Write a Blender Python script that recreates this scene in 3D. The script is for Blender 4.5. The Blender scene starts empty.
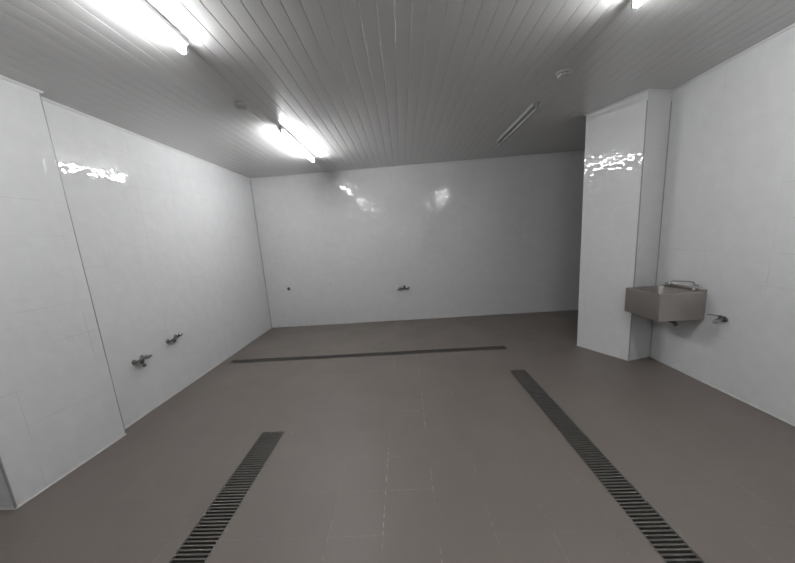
import bpy, bmesh, math, random
from mathutils import Vector, Matrix

random.seed(3)
S = bpy.context.scene
COL = S.collection
PI = math.pi

# ---------------------------------------------------------------- room sizes
H = 2.885                      # ceiling height
XL, XLP = -2.755, -2.660
XLN = -2.700                   # near end of the left pier face       # left wall, left pier face
XR = 2.855                     # right wall
YB = 5.825                     # back wall
YF = -2.6                      # wall behind the camera
YPA, YPN = 2.419, 1.639        # left pier far and near ends
PA, PB, PC = (2.269, 4.011), (2.547, 3.455), (XR, 3.544)   # corner pier on the right

# ---------------------------------------------------------------- helpers
def obj(name, bm, mat, parent=None, smooth=False):
    bmesh.ops.recalc_face_normals(bm, faces=bm.faces)
    me = bpy.data.meshes.new(name)
    bm.to_mesh(me); bm.free()
    if smooth:
        for p in me.polygons:
            p.use_smooth = True
        me.set_sharp_from_angle(angle=math.radians(38))
    me.materials.append(mat)
    o = bpy.data.objects.new(name, me)
    COL.objects.link(o)
    if parent is not None:
        o.parent = parent
    return o

def struct(name, bm, mat, smooth=False):
    o = obj(name, bm, mat, None, smooth)
    o['kind'] = 'structure'
    return o

def thing(name, label, cat, loc=(0, 0, 0), rotz=0.0, group=None):
    o = bpy.data.objects.new(name, None)
    COL.objects.link(o)
    o.location = loc
    o.rotation_euler = (0, 0, rotz)
    o.empty_display_size = 0.1
    o['label'] = label
    o['category'] = cat
    if group:
        o['group'] = group
    return o

def dup(root, loc, label, rotz=0.0):
    r = root.copy(); COL.objects.link(r)
    r.location = loc; r.rotation_euler = (0, 0, rotz)
    r['label'] = label
    for ch in list(root.children):
        c = ch.copy(); COL.objects.link(c); c.parent = r
        for g in list(ch.children):
            d = g.copy(); COL.objects.link(d); d.parent = c
    return r

def box(bm, x0, x1, y0, y1, z0, z1, bevel=0.0, seg=2):
    vs = [bm.verts.new(p) for p in ((x0, y0, z0), (x1, y0, z0), (x1, y1, z0), (x0, y1, z0),
                                    (x0, y0, z1), (x1, y0, z1), (x1, y1, z1), (x0, y1, z1))]
    fs = [bm.faces.new([vs[i] for i in f]) for f in
          ((3, 2, 1, 0), (4, 5, 6, 7), (0, 1, 5, 4), (1, 2, 6, 5), (2, 3, 7, 6), (3, 0, 4, 7))]
    if bevel > 0:
        es = set(e for f in fs for e in f.edges)
        bmesh.ops.bevel(bm, geom=list(es), offset=bevel, segments=seg, affect='EDGES', profile=0.5)

def prism(bm, pts, z0, z1):
    a = [bm.verts.new((x, y, z0)) for x, y in pts]
    b = [bm.verts.new((x, y, z1)) for x, y in pts]
    n = len(pts)
    bm.faces.new(a[::-1]); bm.faces.new(b)
    for i in range(n):
        j = (i + 1) % n
        bm.faces.new((a[i], a[j], b[j], b[i]))

def lathe(bm, prof, origin=(0, 0, 0), axis=(0, 0, 1), seg=20):
    """prof: (radius, height) pairs; first and last are capped."""
    q = Vector(axis).normalized().to_track_quat('Z', 'Y')
    o = Vector(origin)
    rings = []
    for r, h in prof:
        ring = []
        for k in range(seg):
            a = 2 * PI * k / seg
            ring.append(bm.verts.new(o + q @ Vector((r * math.cos(a), r * math.sin(a), h))))
        rings.append(ring)
    for i in range(len(rings) - 1):
        for k in range(seg):
            j = (k + 1) % seg
            bm.faces.new((rings[i][k], rings[i][j], rings[i + 1][j], rings[i + 1][k]))
    bm.faces.new(rings[0][::-1]); bm.faces.new(rings[-1])

def fillet(pts, r, n=5):
    pts = [Vector(p) for p in pts]
    out = [pts[0]]
    for i in range(1, len(pts) - 1):
        a, b, c = pts[i - 1], pts[i], pts[i + 1]
        d1 = (a - b).normalized(); d2 = (c - b).normalized()
        rr = min(r, (a - b).length * 0.49, (c - b).length * 0.49)
        p, q = b + d1 * rr, b + d2 * rr
        for k in range(n + 1):
            t = k / n
            out.append(p * (1 - t) ** 2 + b * 2 * t * (1 - t) + q * t * t)
    out.append(pts[-1])
    return out

def tube(bm, pts, r, seg=12):
    pts = [Vector(p) for p in pts]
    rr = r if isinstance(r, (list, tuple)) else [r] * len(pts)
    up = None
    rings = []
    for i, p in enumerate(pts):
        if i == 0: t = pts[1] - pts[0]
        elif i == len(pts) - 1: t = pts[-1] - pts[-2]
        else: t = (pts[i + 1] - p).normalized() + (p - pts[i - 1]).normalized()
        t.normalize()
        if up is None:
            up = Vector((0, 0, 1)) if abs(t.z) < 0.9 else Vector((1, 0, 0))
        s = t.cross(up).normalized(); up = s.cross(t).normalized()
        rings.append([bm.verts.new(p + (s * math.cos(2 * PI * k / seg) + up * math.sin(2 * PI * k / seg)) * rr[i])
                      for k in range(seg)])
    for i in range(len(rings) - 1):
        for k in range(seg):
            j = (k + 1) % seg
            bm.faces.new((rings[i][k], rings[i][j], rings[i + 1][j], rings[i + 1][k]))
    bm.faces.new(rings[0][::-1]); bm.faces.new(rings[-1])

# ---------------------------------------------------------------- materials
def new_mat(name):
    m = bpy.data.materials.new(name); m.use_nodes = True
    nt = m.node_tree
    return m, nt, nt.nodes['Principled BSDF'], nt.nodes['Material Output']

class NT:
    def __init__(s, nt): s.nt = nt
    def n(s, t, **kw):
        x = s.nt.nodes.new(t)
        for k, v in kw.items():
            if hasattr(x, k) and not isinstance(getattr(type(x), k, None), type(None)) and k not in x.inputs:
                setattr(x, k, v)
        return x
    def l(s, a, b): s.nt.links.new(a, b)
    def math(s, op, a, b=None, c=None, clamp=False):
        x = s.nt.nodes.new('ShaderNodeMath'); x.operation = op; x.use_clamp = clamp
        for i, v in enumerate((a, b, c)):
            if v is None: continue
            if isinstance(v, (int, float)): x.inputs[i].default_value = v
            else: s.l(v, x.inputs[i])
        return x.outputs[0]
    def noise(s, vec, scale, detail=3, rough=0.5):
        x = s.nt.nodes.new('ShaderNodeTexNoise')
        x.inputs['Scale'].default_value = scale
        x.inputs['Detail'].default_value = detail
        x.inputs['Roughness'].default_value = rough
        s.l(vec, x.inputs['Vector'])
        return x.outputs['Fac']
    def ramp(s, fac, p0, p1, v0=0.0, v1=1.0):
        x = s.nt.nodes.new('ShaderNodeMapRange')
        x.inputs['From Min'].default_value = p0; x.inputs['From Max'].default_value = p1
        x.inputs['To Min'].default_value = v0; x.inputs['To Max'].default_value = v1
        s.l(fac, x.inputs['Value'])
        return x.outputs['Result']
    def mix(s, fac, a, b):
        x = s.nt.nodes.new('ShaderNodeMix'); x.data_type = 'RGBA'
        if isinstance(fac, (int, float)): x.inputs[0].default_value = fac
        else: s.l(fac, x.inputs[0])
        for i, v in ((6, a), (7, b)):
            if isinstance(v, (tuple, list)): x.inputs[i].default_value = (*v, 1)
            else: s.l(v, x.inputs[i])
        return x.outputs[2]
    def bump(s, height, strength, dist, normal=None):
        x = s.nt.nodes.new('ShaderNodeBump')
        x.inputs['Strength'].default_value = strength
        x.inputs['Distance'].default_value = dist
        s.l(height, x.inputs['Height'])
        if normal is not None: s.l(normal, x.inputs['Normal'])
        return x.outputs['Normal']

def joint(g, coord, pitch, offset, half):
    """1 on a joint line every pitch, else 0."""
    a = g.math('ADD', coord, -offset + 1000 * pitch)
    m = g.math('MODULO', a, pitch)
    d = g.math('MINIMUM', m, g.math('SUBTRACT', pitch, m))
    return g.ramp(d, half * 0.5, half, 1.0, 0.0)

# glazed white wall tile -------------------------------------------------
def wall_material():
    m, nt, b, out = new_mat('white_glazed_tile'); g = NT(nt)
    geo = nt.nodes.new('ShaderNodeNewGeometry')
    cr = nt.nodes.new('ShaderNodeVectorMath'); cr.operation = 'CROSS_PRODUCT'
    cr.inputs[0].default_value = (0, 0, 1); g.l(geo.outputs['True Normal'], cr.inputs[1])
    dt = nt.nodes.new('ShaderNodeVectorMath'); dt.operation = 'DOT_PRODUCT'
    g.l(cr.outputs['Vector'], dt.inputs[0]); g.l(geo.outputs['Position'], dt.inputs[1])
    sep = nt.nodes.new('ShaderNodeSeparateXYZ'); g.l(geo.outputs['Position'], sep.inputs[0])
    u, v = dt.outputs['Value'], sep.outputs['Z']
    P = geo.outputs['Position']
    jv = joint(g, v, 0.262, 0.232, 0.0022)
    ju = joint(g, u, 0.52, 0.11, 0.0022)
    j = g.math('MAXIMUM', jv, ju)
    worn = g.ramp(g.noise(P, 2.3, 2), 0.50, 0.66)
    jm = g.math('MULTIPLY', j, worn)
    mott = g.ramp(g.noise(P, 9, 4, 0.6), 0.3, 0.7)
    c = g.mix(mott, (0.565, 0.565, 0.57), (0.60, 0.60, 0.60))
    c = g.mix(g.math('MULTIPLY', jm, 0.55), c, (0.33, 0.33, 0.33))
    # splash stains near the floor
    low = g.ramp(v, 0.0, 0.10, 1.0, 0.0)
    st = g.math('MULTIPLY', low, g.ramp(g.noise(P, 14, 4), 0.45, 0.75))
    c = g.mix(g.math('MULTIPLY', st, 0.35), c, (0.42, 0.41, 0.38))
    g.l(c, b.inputs['Base Color'])
    b.inputs['Roughness'].default_value = 0.02
    b.inputs['IOR'].default_value = 1.5
    n1 = g.bump(g.noise(P, 15, 1.2, 0.4), 1.0, 0.0026)
    n2 = g.bump(g.math('MULTIPLY', j, -1.0), 0.25, 0.001, n1)
    g.l(n2, b.inputs['Normal'])
    return m

def floor_material():
    m, nt, b, out = new_mat('grey_floor_tile'); g = NT(nt)
    geo = nt.nodes.new('ShaderNodeNewGeometry'); P = geo.outputs['Position']
    sep = nt.nodes.new('ShaderNodeSeparateXYZ'); g.l(P, sep.inputs[0])
    jx = joint(g, sep.outputs['X'], 0.305, 0.095, 0.0035)
    jy = joint(g, sep.outputs['Y'], 0.305, 1.70, 0.0035)
    j = g.math('MAXIMUM', jx, jy)
    # tint that changes from tile to tile
    ix = g.math('FLOOR', g.math('DIVIDE', g.math('SUBTRACT', sep.outputs['X'], 0.095), 0.305))
    iy = g.math('FLOOR', g.math('DIVIDE', g.math('SUBTRACT', sep.outputs['Y'], 1.70), 0.305))
    cb = nt.nodes.new('ShaderNodeCombineXYZ'); g.l(ix, cb.inputs[0]); g.l(iy, cb.inputs[1])
    wn = nt.nodes.new('ShaderNodeTexWhiteNoise'); wn.noise_dimensions = '3D'; g.l(cb.outputs[0], wn.inputs['Vector'])
    fine = g.noise(P, 160, 3, 0.7)
    big = g.noise(P, 1.6, 4, 0.6)
    c = g.mix(wn.outputs['Value'], (0.131, 0.112, 0.099), (0.138, 0.118, 0.104))
    c = g.mix(g.ramp(big, 0.35, 0.7, 0.0, 0.6), c, (0.123, 0.106, 0.093))
    c = g.mix(g.ramp(fine, 0.35, 0.75, 0.0, 0.35), c, (0.155, 0.138, 0.124))
    # mostly invisible joints, here dark, there whitened with lime
    dark = g.ramp(g.noise(P, 3.1, 2), 0.52, 0.60)
    sh = nt.nodes.new('ShaderNodeVectorMath'); sh.operation = 'ADD'; sh.inputs[1].default_value = (7.3, 2.1, 0.4); g.l(P, sh.inputs[0])
    lime = g.math('MULTIPLY', g.ramp(g.noise(sh.outputs[0], 2.2, 2), 0.46, 0.58), g.ramp(g.noise(sh.outputs[0], 30, 3), 0.46, 0.56))
    c = g.mix(g.math('MULTIPLY', j, g.math('MULTIPLY', dark, 0.35)), c, (0.085, 0.078, 0.072))
    lane = g.ramp(g.math('ABSOLUTE', g.math('ADD', sep.outputs['X'], 0.07)), 0.25, 0.50, 0.48, 0.13)
    jl = g.math('MAXIMUM', jx, g.math('MULTIPLY', jy, 0.35))
    c = g.mix(g.math('MULTIPLY', jl, g.math('MULTIPLY', lime, lane)), c, (0.42, 0.41, 0.39))
    # stray lime specks
    vo = nt.nodes.new('ShaderNodeTexVoronoi'); vo.inputs['Scale'].default_value = 3.2; g.l(P, vo.inputs['Vector'])
    spk = g.math('MULTIPLY', g.ramp(vo.outputs['Distance'], 0.012, 0.025, 1, 0), 0.6)
    c = g.mix(spk, c, (0.40, 0.39, 0.36))
    g.l(c, b.inputs['Base Color'])
    g.l(g.ramp(big, 0.3, 0.7, 0.42, 0.55), b.inputs['Roughness'])
    b.inputs['IOR'].default_value = 1.45
    n1 = g.bump(fine, 0.25, 0.0012)
    g.l(g.bump(g.math('MULTIPLY', j, -1.0), 0.3, 0.0015, n1), b.inputs['Normal'])
    return m

def simple(name, col, rough, metal=0.0, nscale=0, namp=0.0, bump=0.0, ior=1.5, stretch=None):
    m, nt, b, out = new_mat(name); g = NT(nt)
    b.inputs['Roughness'].default_value = rough
    b.inputs['Metallic'].default_value = metal
    b.inputs['IOR'].default_value = ior
    b.inputs['Base Color'].default_value = (*col, 1)
    if nscale:
        tc = nt.nodes.new('ShaderNodeTexCoord'); v = tc.outputs['Object']
        if stretch:
            mp = nt.nodes.new('ShaderNodeMapping'); mp.inputs['Scale'].default_value = stretch
            g.l(v, mp.inputs['Vector']); v = mp.outputs['Vector']
        f = g.noise(v, nscale, 4, 0.6)
        c = g.mix(g.ramp(f, 0.1, 0.9), tuple(x * (1 - namp) for x in col), tuple(min(1, x * (1 + namp)) for x in col))
        g.l(c, b.inputs['Base Color'])
        if bump:
            g.l(g.bump(f, 0.5, bump), b.inputs['Normal'])
    return m

M_WALL = wall_material()
M_FLOOR = floor_material()
M_CEIL = simple('white_ceiling_board', (0.555, 0.552, 0.545), 0.24, ior=1.5)
M_TRIM = simple('white_plastic_trim', (0.56, 0.56, 0.555), 0.35, nscale=6, namp=0.02)
M_STRIP = simple('grey_metal_strip', (0.30, 0.30, 0.30), 0.45, 0.3, nscale=30, namp=0.15)
M_STEEL = simple('stainless_steel', (0.47, 0.435, 0.405), 0.34, 1.0, nscale=3, namp=0.05)
M_STEELIN = simple('stainless_steel_bowl', (0.30, 0.28, 0.265), 0.52, 0.9, nscale=14, namp=0.15)
M_CHROME = simple('chrome', (0.42, 0.42, 0.42), 0.18, 1.0, nscale=40, namp=0.15)
M_OLD = simple('dull_chrome', (0.20, 0.195, 0.185), 0.3, 1.0, nscale=60, namp=0.3)
M_GRATE = simple('grating_steel', (0.105, 0.098, 0.090), 0.5, 0.4, nscale=25, namp=0.25)
M_FRAME = simple('drain_frame_steel', (0.17, 0.165, 0.15), 0.45, 0.6, nscale=12, namp=0.35)
M_PIT = simple('channel_concrete', (0.085, 0.078, 0.072), 0.8, nscale=20, namp=0.3)
M_HOUSE = simple('lamp_white_enamel', (0.75, 0.75, 0.75), 0.35, nscale=8, namp=0.02)
M_HOUSE_OFF = simple('grey_lamp_enamel', (0.30, 0.30, 0.295), 0.4, nscale=8, namp=0.04)  # darker enamel tone for the switched-off fixture
M_HOLD = simple('lamp_grey_plastic', (0.26, 0.26, 0.26), 0.45, nscale=20, namp=0.08)
M_TUBE_OFF = simple('unlit_glass_tube', (0.31, 0.315, 0.31), 0.18, nscale=9, namp=0.03)
M_DET = simple('detector_plastic', (0.34, 0.34, 0.335), 0.45, nscale=12, namp=0.06)
M_DET2 = simple('detector_pale_plastic', (0.46, 0.46, 0.455), 0.4, nscale=12, namp=0.05)
M_DARK = simple('dark_recess_plastic', (0.09, 0.09, 0.09), 0.6, nscale=12, namp=0.1)
M_CAULK = simple('pale_sealant', (0.45, 0.45, 0.435), 0.6, nscale=25, namp=0.25)
M_CAP = simple('black_rubber', (0.03, 0.03, 0.03), 0.6, nscale=30, namp=0.2)

def tube_mat(name, power):
    m, nt, b, out = new_mat(name)
    b.inputs['Base Color'].default_value = (0.8, 0.8, 0.8, 1)
    b.inputs['Emission Color'].default_value = (0.975, 0.99, 1.0, 1)
    b.inputs['Emission Strength'].default_value = power
    return m
M_TUBE_A = tube_mat('weaker_lit_tube', 17.5)  # lower output to balance wall brightness; the added fill tubes share it
M_TUBE_B = tube_mat('stronger_lit_tube', 31.0)  # higher output, set to brighten the back wall
M_TUBE_C = tube_mat('lit_tube', 26.0)

# ---------------------------------------------------------------- drains
# (x0, x1, y0, y1) of each opening in the floor
D_LEFT = (-1.345, -1.135, 0.62, 2.372)
D_RIGHT = (1.143, 1.325, 0.62, 3.355)
D_BACK = (-2.62, 1.345, 4.012, 4.150)

# ---------------------------------------------------------------- floor
def floor_mesh():
    bm = bmesh.new()
    xs = sorted({-3.7, 8.3, *[d[i] for d in (D_LEFT, D_RIGHT, D_BACK) for i in (0, 1)]})
    ys = sorted({YF - 0.1, YB + 0.1, *[d[i] for d in (D_LEFT, D_RIGHT, D_BACK) for i in (2, 3)]})
    def hole(cx, cy):
        return any(d[0] < cx < d[1] and d[2] < cy < d[3] for d in (D_LEFT, D_RIGHT, D_BACK))
    V = {}
    def vert(x, y, z):
        k = (x, y, z)
        if k not in V: V[k] = bm.verts.new(k)
        return V[k]
    for i in range(len(xs) - 1):
        for j in range(len(ys) - 1):
            x0, x1, y0, y1 = xs[i], xs[i + 1], ys[j], ys[j + 1]
            if hole((x0 + x1) / 2, (y0 + y1) / 2): continue
            bm.faces.new([vert(*p, 0) for p in ((x0, y0), (x1, y0), (x1, y1), (x0, y1))])
            bm.faces.new([vert(*p, -0.02) for p in ((x0, y1), (x1, y1), (x1, y0), (x0, y0))])
            # sides where the neighbour is open
            for (a, b, cx, cy) in (((x0, y0), (x1, y0), (x0 + x1) / 2, y0 - 1e-3), ((x1, y0), (x1, y1), x1 + 1e-3, (y0 + y1) / 2),
                                   ((x1, y1), (x0, y1), (x0 + x1) / 2, y1 + 1e-3), ((x0, y1), (x0, y0), x0 - 1e-3, (y0 + y1) / 2)):
                out = not (xs[0] < cx < xs[-1] and ys[0] < cy < ys[-1])
                if out or hole(cx, cy):
                    bm.faces.new((vert(*a, 0), vert(*b, 0), vert(*b, -0.02), vert(*a, -0.02)))
    return bm
struct('floor', floor_mesh(), M_FLOOR)

# ---------------------------------------------------------------- walls
def wall(name, pts):
    bm = bmesh.new(); prism(bm, pts, -0.02, H + 0.02)
    return struct(name, bm, M_WALL)
T = 0.12
wall('wall_left', [(XL, YPA), (XL, YB), (XL - T, YB), (XL - T, YPA)])
wall('wall_left_pier', [(XLN, YPN), (XLP, YPA), (XL - T, YPA), (XL - 0.85, YPA), (XL - 0.85, YPN)])
wall('wall_left_front', [(XL - 0.85, YF), (XL - 0.85, YPN), (XL - 0.97, YPN), (XL - 0.97, YF)])
wall('wall_back', [(XL - T, YB), (8.3, YB), (8.3, YB + T), (XL - T, YB + T)])
wall('wall_right', [(XR, YF), (XR + T, YF), (XR + T, PC[1]), (XR, PC[1])])
wall('wall_right_pier', [PA, PB, PC, (XR + T, PC[1]), (8.18, PC[1]), (8.18, PA[1])])
wall('wall_right_alcove', [(8.18, PC[1]), (8.3, PC[1]), (8.3, YB), (8.18, YB)])  # alcove end out of view, set far off to cut bounced light
wall('wall_front', [(-3.72, YF - T), (XR + T, YF - T), (XR + T, YF), (-3.72, YF)])

# ---------------------------------------------------------------- ceiling: tongued boards, one every 10 cm
def ceiling_mesh():
    bm = bmesh.new()
    y0, y1 = YF - 0.1, YB + 0.12
    pitch, off = 0.1005, -1.17
    prof = []
    k0 = int((-3.75 - off) / pitch) - 1
    x = off + k0 * pitch
    while x < 8.3:
        # groove then a very slightly crowned board
        prof += [(x - 0.0035, H + 0.0005), (x - 0.0018, H + 0.0021), (x + 0.0018, H + 0.0021), (x + 0.0035, H + 0.0005)]
        n = 6
        for i in range(1, n):
            t = i / n
            prof.append((x + 0.0035 + (pitch - 0.007) * t, H + 0.0005 - 0.0007 * math.sin(PI * t)))
        x += pitch
    a = [bm.verts.new((px, y0, pz)) for px, pz in prof]
    b = [bm.verts.new((px, y1, pz)) for px, pz in prof]
    for i in range(len(prof) - 1):
        bm.faces.new((a[i], b[i], b[i + 1], a[i + 1]))
    # upper side, so the ceiling has thickness
    ta = [bm.verts.new((prof[i][0], y, H + 0.03)) for i, y in ((0, y0), (-1, y0), (-1, y1), (0, y1))]
    bm.faces.new(ta)
    return bm
def ceiling():
    bm = ceiling_mesh()
    me = bpy.data.meshes.new('ceiling'); bm.to_mesh(me); bm.free()
    me.materials.append(M_CEIL)
    for p in me.polygons: p.use_smooth = True
    me.set_sharp_from_angle(angle=math.radians(20))
    o = bpy.data.objects.new('ceiling', me); COL.objects.link(o); o['kind'] = 'structure'
ceiling()

# ---------------------------------------------------------------- trims
def run(name, pts, mat, off, z0, z1, closed=False):
    """a thin moulding that follows wall faces; pts go along the wall, the room on the LEFT of travel"""
    bm = bmesh.new()
    n = len(pts)
    V = [Vector(p) for p in pts]
    inn = []
    for i in range(n):
        ns = []
        if i > 0:
            d = (V[i] - V[i - 1]).normalized(); ns.append(Vector((-d.y, d.x)))
        if i < n - 1:
            d = (V[i + 1] - V[i]).normalized(); ns.append(Vector((-d.y, d.x)))
        if len(ns) == 2:
            m = (ns[0] + ns[1]); m = m / max(0.3, (1 + ns[0].dot(ns[1])))
        else: m = ns[0]
        inn.append(V[i] + m * off)
    h = z1 - z0
    rows = []
    top = z1 > 1
    for i in range(n):
        w, q = V[i], inn[i]
        if top:   # small cove under the ceiling
            mid = w * 0.45 + q * 0.55
            rows.append([(w.x, w.y, z0), (mid.x, mid.y, z0), (q.x, q.y, z1 - h * 0.35), (q.x, q.y, z1), (w.x, w.y, z1)])
        else:
            rows.append([(w.x, w.y, z1), (q.x, q.y, z0 + h * 0.25), (q.x, q.y, z0), (w.x, w.y, z0)])
    vs = [[bm.verts.new(p) for p in r] for r in rows]
    m = len(vs[0])
    for i in range(n - 1):
        for k in range(m):
            kk = (k + 1) % m
            bm.faces.new((vs[i][k], vs[i][kk], vs[i + 1][kk], vs[i + 1][k]))
    bm.faces.new(vs[0]); bm.faces.new(vs[-1][::-1])
    return struct(name, bm, mat)
# room on the left of travel: right wall going +y, back wall going -x, left wall going -y
edge_right = [(XR, YF), PC, PB, PA, (8.18, PA[1])]
edge_back = [(8.18, YB), (XL, YB), (XL, YPA), (XLP, YPA), (XLN, YPN), (XL - 0.85, YPN), (XL - 0.85, YF)]
run('trim_1', edge_right, M_TRIM, 0.016, H - 0.017, H)
run('trim_2', edge_back, M_TRIM, 0.016, H - 0.017, H)
run('trim_3', edge_right, M_CAULK, 0.007, 0.0, 0.010)
run('trim_4', edge_back, M_CAULK, 0.007, 0.0, 0.010)

def strip(name, x, y, w=0.006, h0=0.0, h1=H - 0.02):
    bm = bmesh.new(); box(bm, x - w, x + w, y - w, y + w, h0, h1, 0.0015, 1)
    return struct(name, bm, M_STRIP)
strip('trim_5', XLP - 0.002, YPA - 0.001, 0.0042)
strip('trim_6', XL + 0.002, YB - 0.002, 0.007)
strip('trim_7', PB[0], PB[1] - 0.002, 0.0048, h1=H - 0.10)
strip('trim_8', PC[0] - 0.001, PC[1] - 0.003, 0.0050, h1=H - 0.10)
strip('trim_9', XLN - 0.002, YPN + 0.002, 0.0055)

# ---------------------------------------------------------------- trench drains
def trench(name_label, d, along, section, labelgroup):
    x0, x1, y0, y1 = d
    cx, cy = (x0 + x1) / 2, (y0 + y1) / 2
    L = (y1 - y0) if along == 'y' else (x1 - x0)
    W = (x1 - x0) if along == 'y' else (y1 - y0)
    t = thing('trench_drain', name_label, 'floor drain', (cx, cy, 0), PI / 2 if along == 'x' else 0, labelgroup)
    # local frame: long side on Y, short side on X
    g = 0.0004
    fr = bmesh.new(); ft = 0.004
    hw, hl = W / 2 - g, L / 2 - g
    for a in ((-hw, -hw + ft, -hl, hl), (hw - ft, hw, -hl, hl), (-hw + ft, hw - ft, -hl, -hl + ft), (-hw + ft, hw - ft, hl - ft, hl)):
        box(fr, a[0], a[1], a[2], a[3], -0.026, 0.0015)
    obj('frame', fr, M_FRAME, t)
    ch = bmesh.new()
    vb = []
    for (px, pz) in ((-hw + ft + .0003, -0.027), (-hw + 0.015, -0.065), (hw - 0.015, -0.065), (hw - ft - .0003, -0.027)):
        vb.append((ch.verts.new((px, -hl, pz)), ch.verts.new((px, hl, pz))))
    for i in range(3):
        ch.faces.new((vb[i][0], vb[i + 1][0], vb[i + 1][1], vb[i][1]))
    ch.faces.new([v[0] for v in vb]); ch.faces.new([v[1] for v in vb][::-1])
    obj('channel', ch, M_PIT, t)
    # grating sections laid end to end
    n = max(1, round((L - 2 * ft) / section))
    sl = (L - 2 * ft) / n
    iw = hw - ft - 0.001
    made = {}
    gb = bmesh.new()
    box(gb, -iw, -iw + 0.006, -sl / 2 + 0.0008, sl / 2 - 0.0008, -0.022, -0.0008)
    box(gb, iw - 0.006, iw, -sl / 2 + 0.0008, sl / 2 - 0.0008, -0.022, -0.0008)
    nb = max(2, round(sl / 0.0245))
    p = sl / nb
    for i in range(nb):
        yy = -sl / 2 + (i + 0.5) * p
        box(gb, -iw + 0.006, iw - 0.006, yy - p * 0.21, yy + p * 0.21, -0.020, -0.0012)
    first = obj('grating_panel', gb, M_GRATE, t)
    first.location = (0, -hl + ft + sl / 2, 0)
    for i in range(1, n):
        c = first.copy(); COL.objects.link(c); c.parent = t
        c.location = (0, -hl + ft + sl * (i + 0.5), 0)
    return t
trench('short slotted steel drain grating in the floor near the left wall', D_LEFT, 'y', 0.58, 'slotted floor drains')
trench('long slotted steel drain grating in the floor on the steel basin side', D_RIGHT, 'y', 0.68, 'slotted floor drains')
trench('narrow drain grating lying crosswise, parallel to the back wall', D_BACK, 'x', 0.50, 'slotted floor drains')

# ---------------------------------------------------------------- fluorescent lights
def make_light(label, loc, lit=None):
    """origin on the ceiling at the middle of the batten"""
    t = thing('fluorescent_light', label, 'ceiling light', loc, 0, 'ceiling tube lights')
    Lh = 0.625
    bm = bmesh.new()
    # batten with sloping sides
    prof = [(-0.034, 0.0), (-0.032, -0.026), (-0.020, -0.034), (0.020, -0.034), (0.032, -0.026), (0.034, 0.0)]
    a = [bm.verts.new((x, -Lh + 0.01, z)) for x, z in prof]; b = [bm.verts.new((x, Lh - 0.01, z)) for x, z in prof]
    for i in range(len(prof)):
        j = (i + 1) % len(prof)
        bm.faces.new((a[i], a[j], b[j], b[i]))
    bm.faces.new(a); bm.faces.new(b[::-1])
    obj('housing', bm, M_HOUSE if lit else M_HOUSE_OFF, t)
    for s in (-1, 1):
        bm = bmesh.new()
        box(bm, -0.013, 0.013, s * Lh - 0.010, s * Lh + 0.010, -0.074, -0.0, 0.005, 2)
        obj('tube_holder', bm, M_HOLD, t)
    bm = bmesh.new()
    lathe(bm, [(0.013, -0.608), (0.0155, -0.604), (0.0155, 0.604), (0.013, 0.608)], (0, 0, -0.066), (0, 1, 0), 14)
    obj('lamp_tube', bm, lit if lit else M_TUBE_OFF, t, smooth=True)
    return t
YN, YFAR = 1.40, 4.06
make_light('lit fluorescent tube cut off by the top edge, over the short floor drain', (-1.265, 1.44, H - 0.0005), M_TUBE_A)
make_light('lit fluorescent tube close to the back wall', (-1.25, 4.14, H - 0.0005), M_TUBE_B)
make_light('lit fluorescent tube cut off by the top edge, on the sink side', (1.425, 1.46, H - 0.0005), M_TUBE_C)
make_light('switched-off fluorescent tube, the only unlit one on the ceiling', (1.475, 4.12, H - 0.0005))
make_light('added unseen fill tube behind the camera on the short floor drain side', (-1.25, -1.3, H - 0.0005), M_TUBE_A)  # fill light added out of view to lift near pier and back wall
make_light('added unseen fill tube behind the camera on the basin side', (1.45, -1.3, H - 0.0005), M_TUBE_A)  # second unseen tube, also added only for extra brightness

# ---------------------------------------------------------------- ceiling detectors
t = thing('smoke_detector', 'plain grey round detector on the ceiling between the two left tube lights', 'smoke detector', (-1.375, 2.94, H - 0.0005))
bm = bmesh.new(); lathe(bm, [(0.052, 0), (0.052, -0.010), (0.048, -0.013)], seg=28); obj('base', bm, M_DET, t, True)
bm = bmesh.new(); lathe(bm, [(0.046, -0.013), (0.045, -0.026), (0.036, -0.034), (0.015, -0.037)], seg=28); obj('cover', bm, M_DET, t, True)
t = thing('smoke_detector', 'pale round detector with dark vents on the ceiling near the unlit tube', 'smoke detector', (1.458, 2.93, H - 0.0005))
bm = bmesh.new(); lathe(bm, [(0.062, 0), (0.062, -0.010), (0.055, -0.014)], seg=28); obj('base', bm, M_DET2, t, True)
bm = bmesh.new(); lathe(bm, [(0.041, -0.014), (0.041, -0.026)], seg=28); obj('vent_ring', bm, M_DARK, t, True)
bm = bmesh.new()
for k in range(10):
    a = 2 * PI * k / 10
    lathe(bm, [(0.005, -0.014), (0.005, -0.027)], (0.046 * math.cos(a), 0.046 * math.sin(a), 0), seg=8)
lathe(bm, [(0.051, -0.0265), (0.049, -0.034), (0.030, -0.042), (0.012, -0.043)], seg=28)
obj('cover', bm, M_DET2, t, True)

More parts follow.
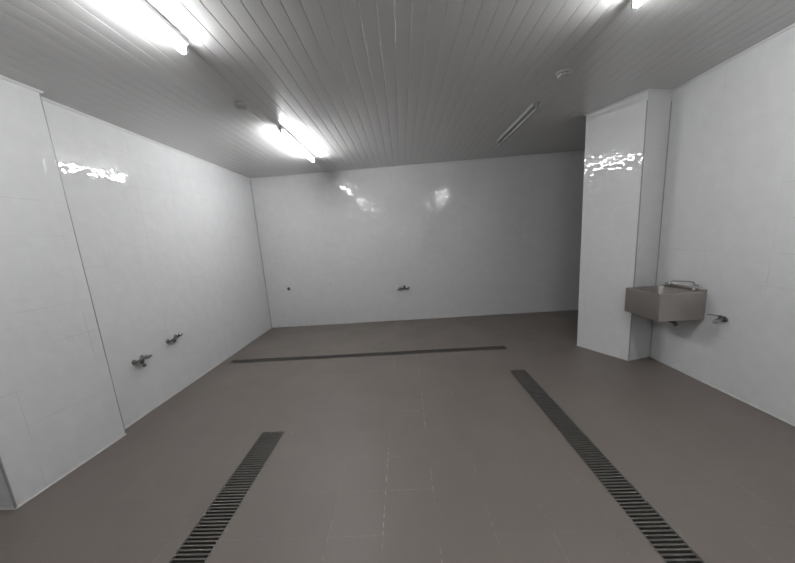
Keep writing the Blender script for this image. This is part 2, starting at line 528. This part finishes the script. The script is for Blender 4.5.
# ---------------------------------------------------------------- steel sink
def sink():
    x0, x1 = 2.425, XR - 0.002
    y0, y1 = 2.945, 3.405
    zr, ap = 0.888, 0.265
    t = thing('wash_basin', 'square stainless steel wash basin mounted on the right tiled wall', 'sink', (x1, (y0 + y1) / 2, zr))
    ox, oy, oz = x1, (y0 + y1) / 2, zr
    X0, X1, Y0, Y1 = x0 - ox, 0.0, y0 - oy, y1 - oy
    # outer shell (apron) + rim with a rounded-corner opening
    def rrect(ax0, ax1, ay0, ay1, r, n=5):
        out = []
        for cx, cy, a0 in ((ax1 - r, ay1 - r, 0), (ax0 + r, ay1 - r, 90), (ax0 + r, ay0 + r, 180), (ax1 - r, ay0 + r, 270)):
            for k in range(n + 1):
                a = math.radians(a0 + 90 * k / n)
                out.append((cx + r * math.cos(a), cy + r * math.sin(a)))
        return out
    ix0, ix1, iy0, iy1 = X0 + 0.030, X1 - 0.075, Y0 + 0.030, Y1 - 0.030
    bm = bmesh.new()
    def ring(pts, z): return [bm.verts.new((x, y, z)) for x, y in pts]
    def bridge(a, b):
        n = len(a)
        for i in range(n):
            j = (i + 1) % n
            bm.faces.new((a[i], a[j], b[j], b[i]))
    o_bot_in = ring(rrect(X0 + .003, X1 - .003, Y0 + .003, Y1 - .003, 0.006), -ap + 0.0)
    o_bot = ring(rrect(X0, X1, Y0, Y1, 0.008), -ap)
    o_top = ring(rrect(X0, X1, Y0, Y1, 0.008), -0.004)
    o_rim = ring(rrect(X0 + .004, X1 - .004, Y0 + .004, Y1 - .004, 0.008), 0.0)
    o_in = ring(rrect(ix0 - .004, ix1 + .004, iy0 - .004, iy1 + .004, 0.035), 0.0)
    u_in = ring(rrect(X0 + .003, X1 - .003, Y0 + .003, Y1 - .003, 0.006), -0.010)
    bridge(o_bot_in, o_bot); bridge(o_bot, o_top); bridge(o_top, o_rim); bridge(o_rim, o_in)
    # underside of the apron
    bridge(o_bot_in, u_in)
    obj('apron', bm, M_STEEL, t, True)
    bm = bmesh.new()
    def bowl(dz, grow):
        rs = []
        for ins, z, r in ((-0.004, 0.0, 0.035), (0.0, -0.006, 0.035), (0.006, -0.13, 0.045), (0.012, -0.175, 0.05), (0.035, -0.198, 0.05), (0.13, -0.205, 0.03)):
            rs.append(ring(rrect(ix0 + ins - grow, ix1 - ins + grow, iy0 + ins - grow, iy1 - ins + grow, r), z - dz))
        return rs
    a = bowl(0.0, 0.0); b = bowl(0.0015, 0.0015)
    for r in (a, b):
        for i in range(len(r) - 1): bridge(r[i], r[i + 1])
        bm.faces.new(r[-1])
    obj('bowl', bm, M_STEELIN, t, True)
    # upstand against the wall
    bm = bmesh.new(); box(bm, -0.014, 0.0, Y0 + 0.002, Y1 - 0.002, 0.001, 0.030, 0.003, 2)
    obj('upstand', bm, M_STEEL, t, True)
    # drain plug ring and outlet with short tail
    cx, cy = (ix0 + ix1) / 2, (iy0 + iy1) / 2
    bm = bmesh.new(); lathe(bm, [(0.040, -0.2048), (0.040, -0.2015), (0.028, -0.2015), (0.024, -0.2045)], (cx, cy, 0), seg=24)
    obj('strainer', bm, M_CHROME, t, True)
    bm = bmesh.new()
    lathe(bm, [(0.045, -0.207), (0.045, -0.232), (0.024, -0.246), (0.020, -0.250)], (cx, cy, 0), seg=20)
    tube(bm, fillet([(cx, cy, -0.235), (cx, cy, -0.292), (cx, Y0 + 0.03, -0.292), (cx, Y0 + 0.02, -0.325)], 0.025), 0.017, 14)
    obj('waste_outlet', bm, M_CAP, t, True)
    bm = bmesh.new()
    tube(bm, [(cx - 0.045, Y0 + 0.05, -0.277), (cx, Y0 + 0.05, -0.270), (cx + 0.065, Y0 + 0.05, -0.268)], [0.006, 0.008, 0.006], 10)
    obj('valve_handle', bm, M_CAP, t, True)
    return t, zr
sk, ZR = sink()

# pillar tap standing on the basin's rear ledge
t = thing('swivel_spout_tap', 'thin chrome tap with a long swivel spout reaching over the steel basin', 'tap', (XR - 0.047, 3.035, ZR + 0.0005))
bm = bmesh.new(); lathe(bm, [(0.022, 0), (0.022, 0.005), (0.013, 0.009), (0.012, 0.032), (0.009, 0.036)], seg=20); obj('base', bm, M_CHROME, t, True)
bm = bmesh.new()
tube(bm, fillet([(0, 0, 0.030), (0, 0, 0.088), (-0.14, 0.085, 0.100), (-0.155, 0.094, 0.062)], 0.02), 0.0075, 12); obj('spout', bm, M_CHROME, t, True)
bm = bmesh.new(); tube(bm, [(0.004, 0, 0.055), (0.010, -0.018, 0.058), (0.012, -0.026, 0.059)], [0.008, 0.008, 0.009], 10); obj('handle', bm, M_CHROME, t, True)

# ---------------------------------------------------------------- wall taps
def escutcheon(bm, y, z, r=0.026):
    lathe(bm, [(r, 0.0), (r, 0.003), (r * 0.75, 0.010), (0.012, 0.013), (0.012, 0.030)], (0, y, z), (1, 0, 0), 20)

def mixer(label, loc, rotz, span, rise, spout, lever):
    """local +X points out of the wall; origin on the wall between the two inlets"""
    t = thing('wall_tap', label, 'tap', loc, rotz, 'wall-mounted taps')
    h = span / 2
    for s in (-1, 1):
        bm = bmesh.new(); escutcheon(bm, s * h, s * rise / 2); obj('wall_flange', bm, M_OLD, t, True)
    bm = bmesh.new()
    tube(bm, [(0.038, -h - 0.020, -rise / 2 - rise * 0.1), (0.038, -h + 0.01, -rise / 2), (0.038, h - 0.01, rise / 2), (0.038, h + 0.020, rise / 2 + rise * 0.1)],
         [0.017, 0.014, 0.014, 0.017], 16)
    obj('body', bm, M_OLD, t, True)
    bm = bmesh.new()
    lathe(bm, [(0.010, 0.0), (0.010, 0.018), (0.021, 0.020), (0.023, 0.030), (0.019, 0.038), (0.008, 0.041)], (0.050, -h, -rise / 2), (1, 0, 0), 18)
    obj('knob', bm, M_OLD, t, True)
    return t, h

# left wall, first set: +X out of the wall
t, h = mixer('low wall tap with a round knob and downward outlet, nearer the left wall pier', (XL + 0.0005, 2.80, 0.578), 0, 0.095, 0.010, True, True)
bm = bmesh.new(); tube(bm, fillet([(0.050, h, 0.0), (0.066, h + 0.01, 0.004), (0.060, h + 0.055, 0.004)], 0.02), [0.016] * 7 + [0.009], 12); obj('lever', bm, M_OLD, t, True)
bm = bmesh.new(); tube(bm, fillet([(0.040, 0.010, -0.008), (0.046, 0.006, -0.055), (0.060, 0.002, -0.070)], 0.015), 0.0115, 12); obj('outlet', bm, M_OLD, t, True)
bm = bmesh.new(); lathe(bm, [(0.014, 0), (0.018, 0.004), (0.018, 0.020), (0.012, 0.024)], (0.050, 0.004, -0.058), (0.75, -0.1, -0.65), 14); obj('outlet_nut', bm, M_OLD, t, True)

# left wall, second set
t, h = mixer('low wall tap with two knobs and no outlet pipe, farther along the left wall', (XL + 0.0005, 3.275, 0.640), 0, 0.125, 0.018, True, True)
bm = bmesh.new(); lathe(bm, [(0.010, 0.0), (0.010, 0.014), (0.021, 0.016), (0.022, 0.030), (0.010, 0.034)], (0.048, h, 0.016), (0.8, 0, 0.6), 18); obj('knob', bm, M_OLD, t, True)
bm = bmesh.new(); tube(bm, [(0.040, h + 0.01, 0.010), (0.046, h + 0.040, 0.010), (0.046, h + 0.062, 0.010)], [0.015, 0.011, 0.008], 12); obj('lever', bm, M_OLD, t, True)

# back wall mixer: local +X must face -Y
t, h = mixer('chrome wall tap with an upright handle in the middle of the back wall', (-0.027, YB - 0.0005, 0.640), -PI / 2, 0.15, 0.0, True, True)
bm = bmesh.new(); lathe(bm, [(0.014, 0), (0.014, 0.022), (0.020, 0.026), (0.020, 0.050), (0.012, 0.054)], (0.040, 0.010, 0.008), (0.2, 0, 1), 16); obj('handle', bm, M_OLD, t, True)
bm = bmesh.new(); tube(bm, [(0.044, h + 0.012, 0.0), (0.052, h + 0.026, 0.030)], [0.012, 0.009], 12); obj('lever', bm, M_OLD, t, True)
bm = bmesh.new(); tube(bm, fillet([(0.044, -h - 0.010, -0.002), (0.052, -h - 0.045, -0.008), (0.060, -h - 0.052, -0.020)], 0.01), 0.009, 12); obj('outlet', bm, M_OLD, t, True)

# capped stub on the back wall
t = thing('capped_pipe', 'small dark capped pipe stub in the back wall tiles near the left corner', 'pipe stub', (-2.295, YB - 0.0005, 0.775), -PI / 2)
bm = bmesh.new(); lathe(bm, [(0.034, 0), (0.034, 0.003), (0.024, 0.010), (0.014, 0.012)], axis=(1, 0, 0), seg=20); obj('flange', bm, M_OLD, t, True)
bm = bmesh.new(); lathe(bm, [(0.020, 0.010), (0.021, 0.016), (0.021, 0.034), (0.014, 0.038)], axis=(1, 0, 0), seg=12); obj('cap', bm, M_CAP, t, True)

# right wall lever tap beside the basin: local +X faces -X
t = thing('lever_tap', 'small wall tap with a thin lever beside the steel basin on the right wall', 'tap', (XR - 0.0005, 2.765, 0.672), PI, 'wall-mounted taps')
bm = bmesh.new(); lathe(bm, [(0.027, 0), (0.027, 0.003), (0.019, 0.010), (0.012, 0.012), (0.012, 0.030)], axis=(1, 0, 0), seg=20); obj('wall_flange', bm, M_OLD, t, True)
bm = bmesh.new(); tube(bm, fillet([(0.022, 0, 0), (0.060, 0.0, 0.0), (0.078, 0, -0.012), (0.086, 0, -0.034)], 0.015), 0.014, 14); obj('body', bm, M_OLD, t, True)
bm = bmesh.new(); lathe(bm, [(0.010, 0), (0.010, 0.014), (0.017, 0.017), (0.017, 0.026), (0.010, 0.030)], (0.045, 0, 0.010), (0, 0, 1), 16); obj('valve_head', bm, M_OLD, t, True)
bm = bmesh.new(); tube(bm, [(0.040, 0, 0.034), (0.085, -0.004, 0.042), (0.140, -0.012, 0.052)], [0.008, 0.006, 0.0055], 10); obj('lever', bm, M_CHROME, t, True)

# ---------------------------------------------------------------- world (closed room; a very weak neutral fill only outside)
w = bpy.data.worlds.new('World'); S.world = w; w.use_nodes = True
w.node_tree.nodes['Background'].inputs[0].default_value = (0.5, 0.5, 0.5, 1)
w.node_tree.nodes['Background'].inputs[1].default_value = 0.02

# ---------------------------------------------------------------- camera
F_PX, YAW, PITCH, ROLL = 303.0101, -0.05253, 0.17927, -0.07249
DX, DY = -7.423, 12.406
cam = bpy.data.cameras.new('camera'); co = bpy.data.objects.new('camera', cam); COL.objects.link(co)
f = Vector((math.sin(YAW) * math.cos(PITCH), math.cos(YAW) * math.cos(PITCH), -math.sin(PITCH)))
r = Vector((math.cos(YAW), -math.sin(YAW), 0)); u = r.cross(f)
r2 = r * math.cos(ROLL) + u * math.sin(ROLL); u2 = -r * math.sin(ROLL) + u * math.cos(ROLL)
m = Matrix(((r2.x, u2.x, -f.x, 0), (r2.y, u2.y, -f.y, 0), (r2.z, u2.z, -f.z, 1.6), (0, 0, 0, 1)))
co.matrix_world = m
cam.sensor_fit = 'HORIZONTAL'; cam.sensor_width = 36.0
cam.lens = 36.0 * F_PX / 795.0
cam.shift_x = -DX / 795.0
cam.shift_y = DY / 795.0
cam.clip_start = 0.02
S.camera = co

vs = S.view_settings
vs.view_transform = 'Standard'; vs.look = 'None'; vs.gamma = 1.0; vs.use_curve_mapping = False
vs.exposure = 2.68
S.cycles.max_bounces = 10
S.cycles.diffuse_bounces = 6
S.cycles.sample_clamp_indirect = 2.0
S.cycles.caustics_reflective = False
S.cycles.caustics_refractive = False
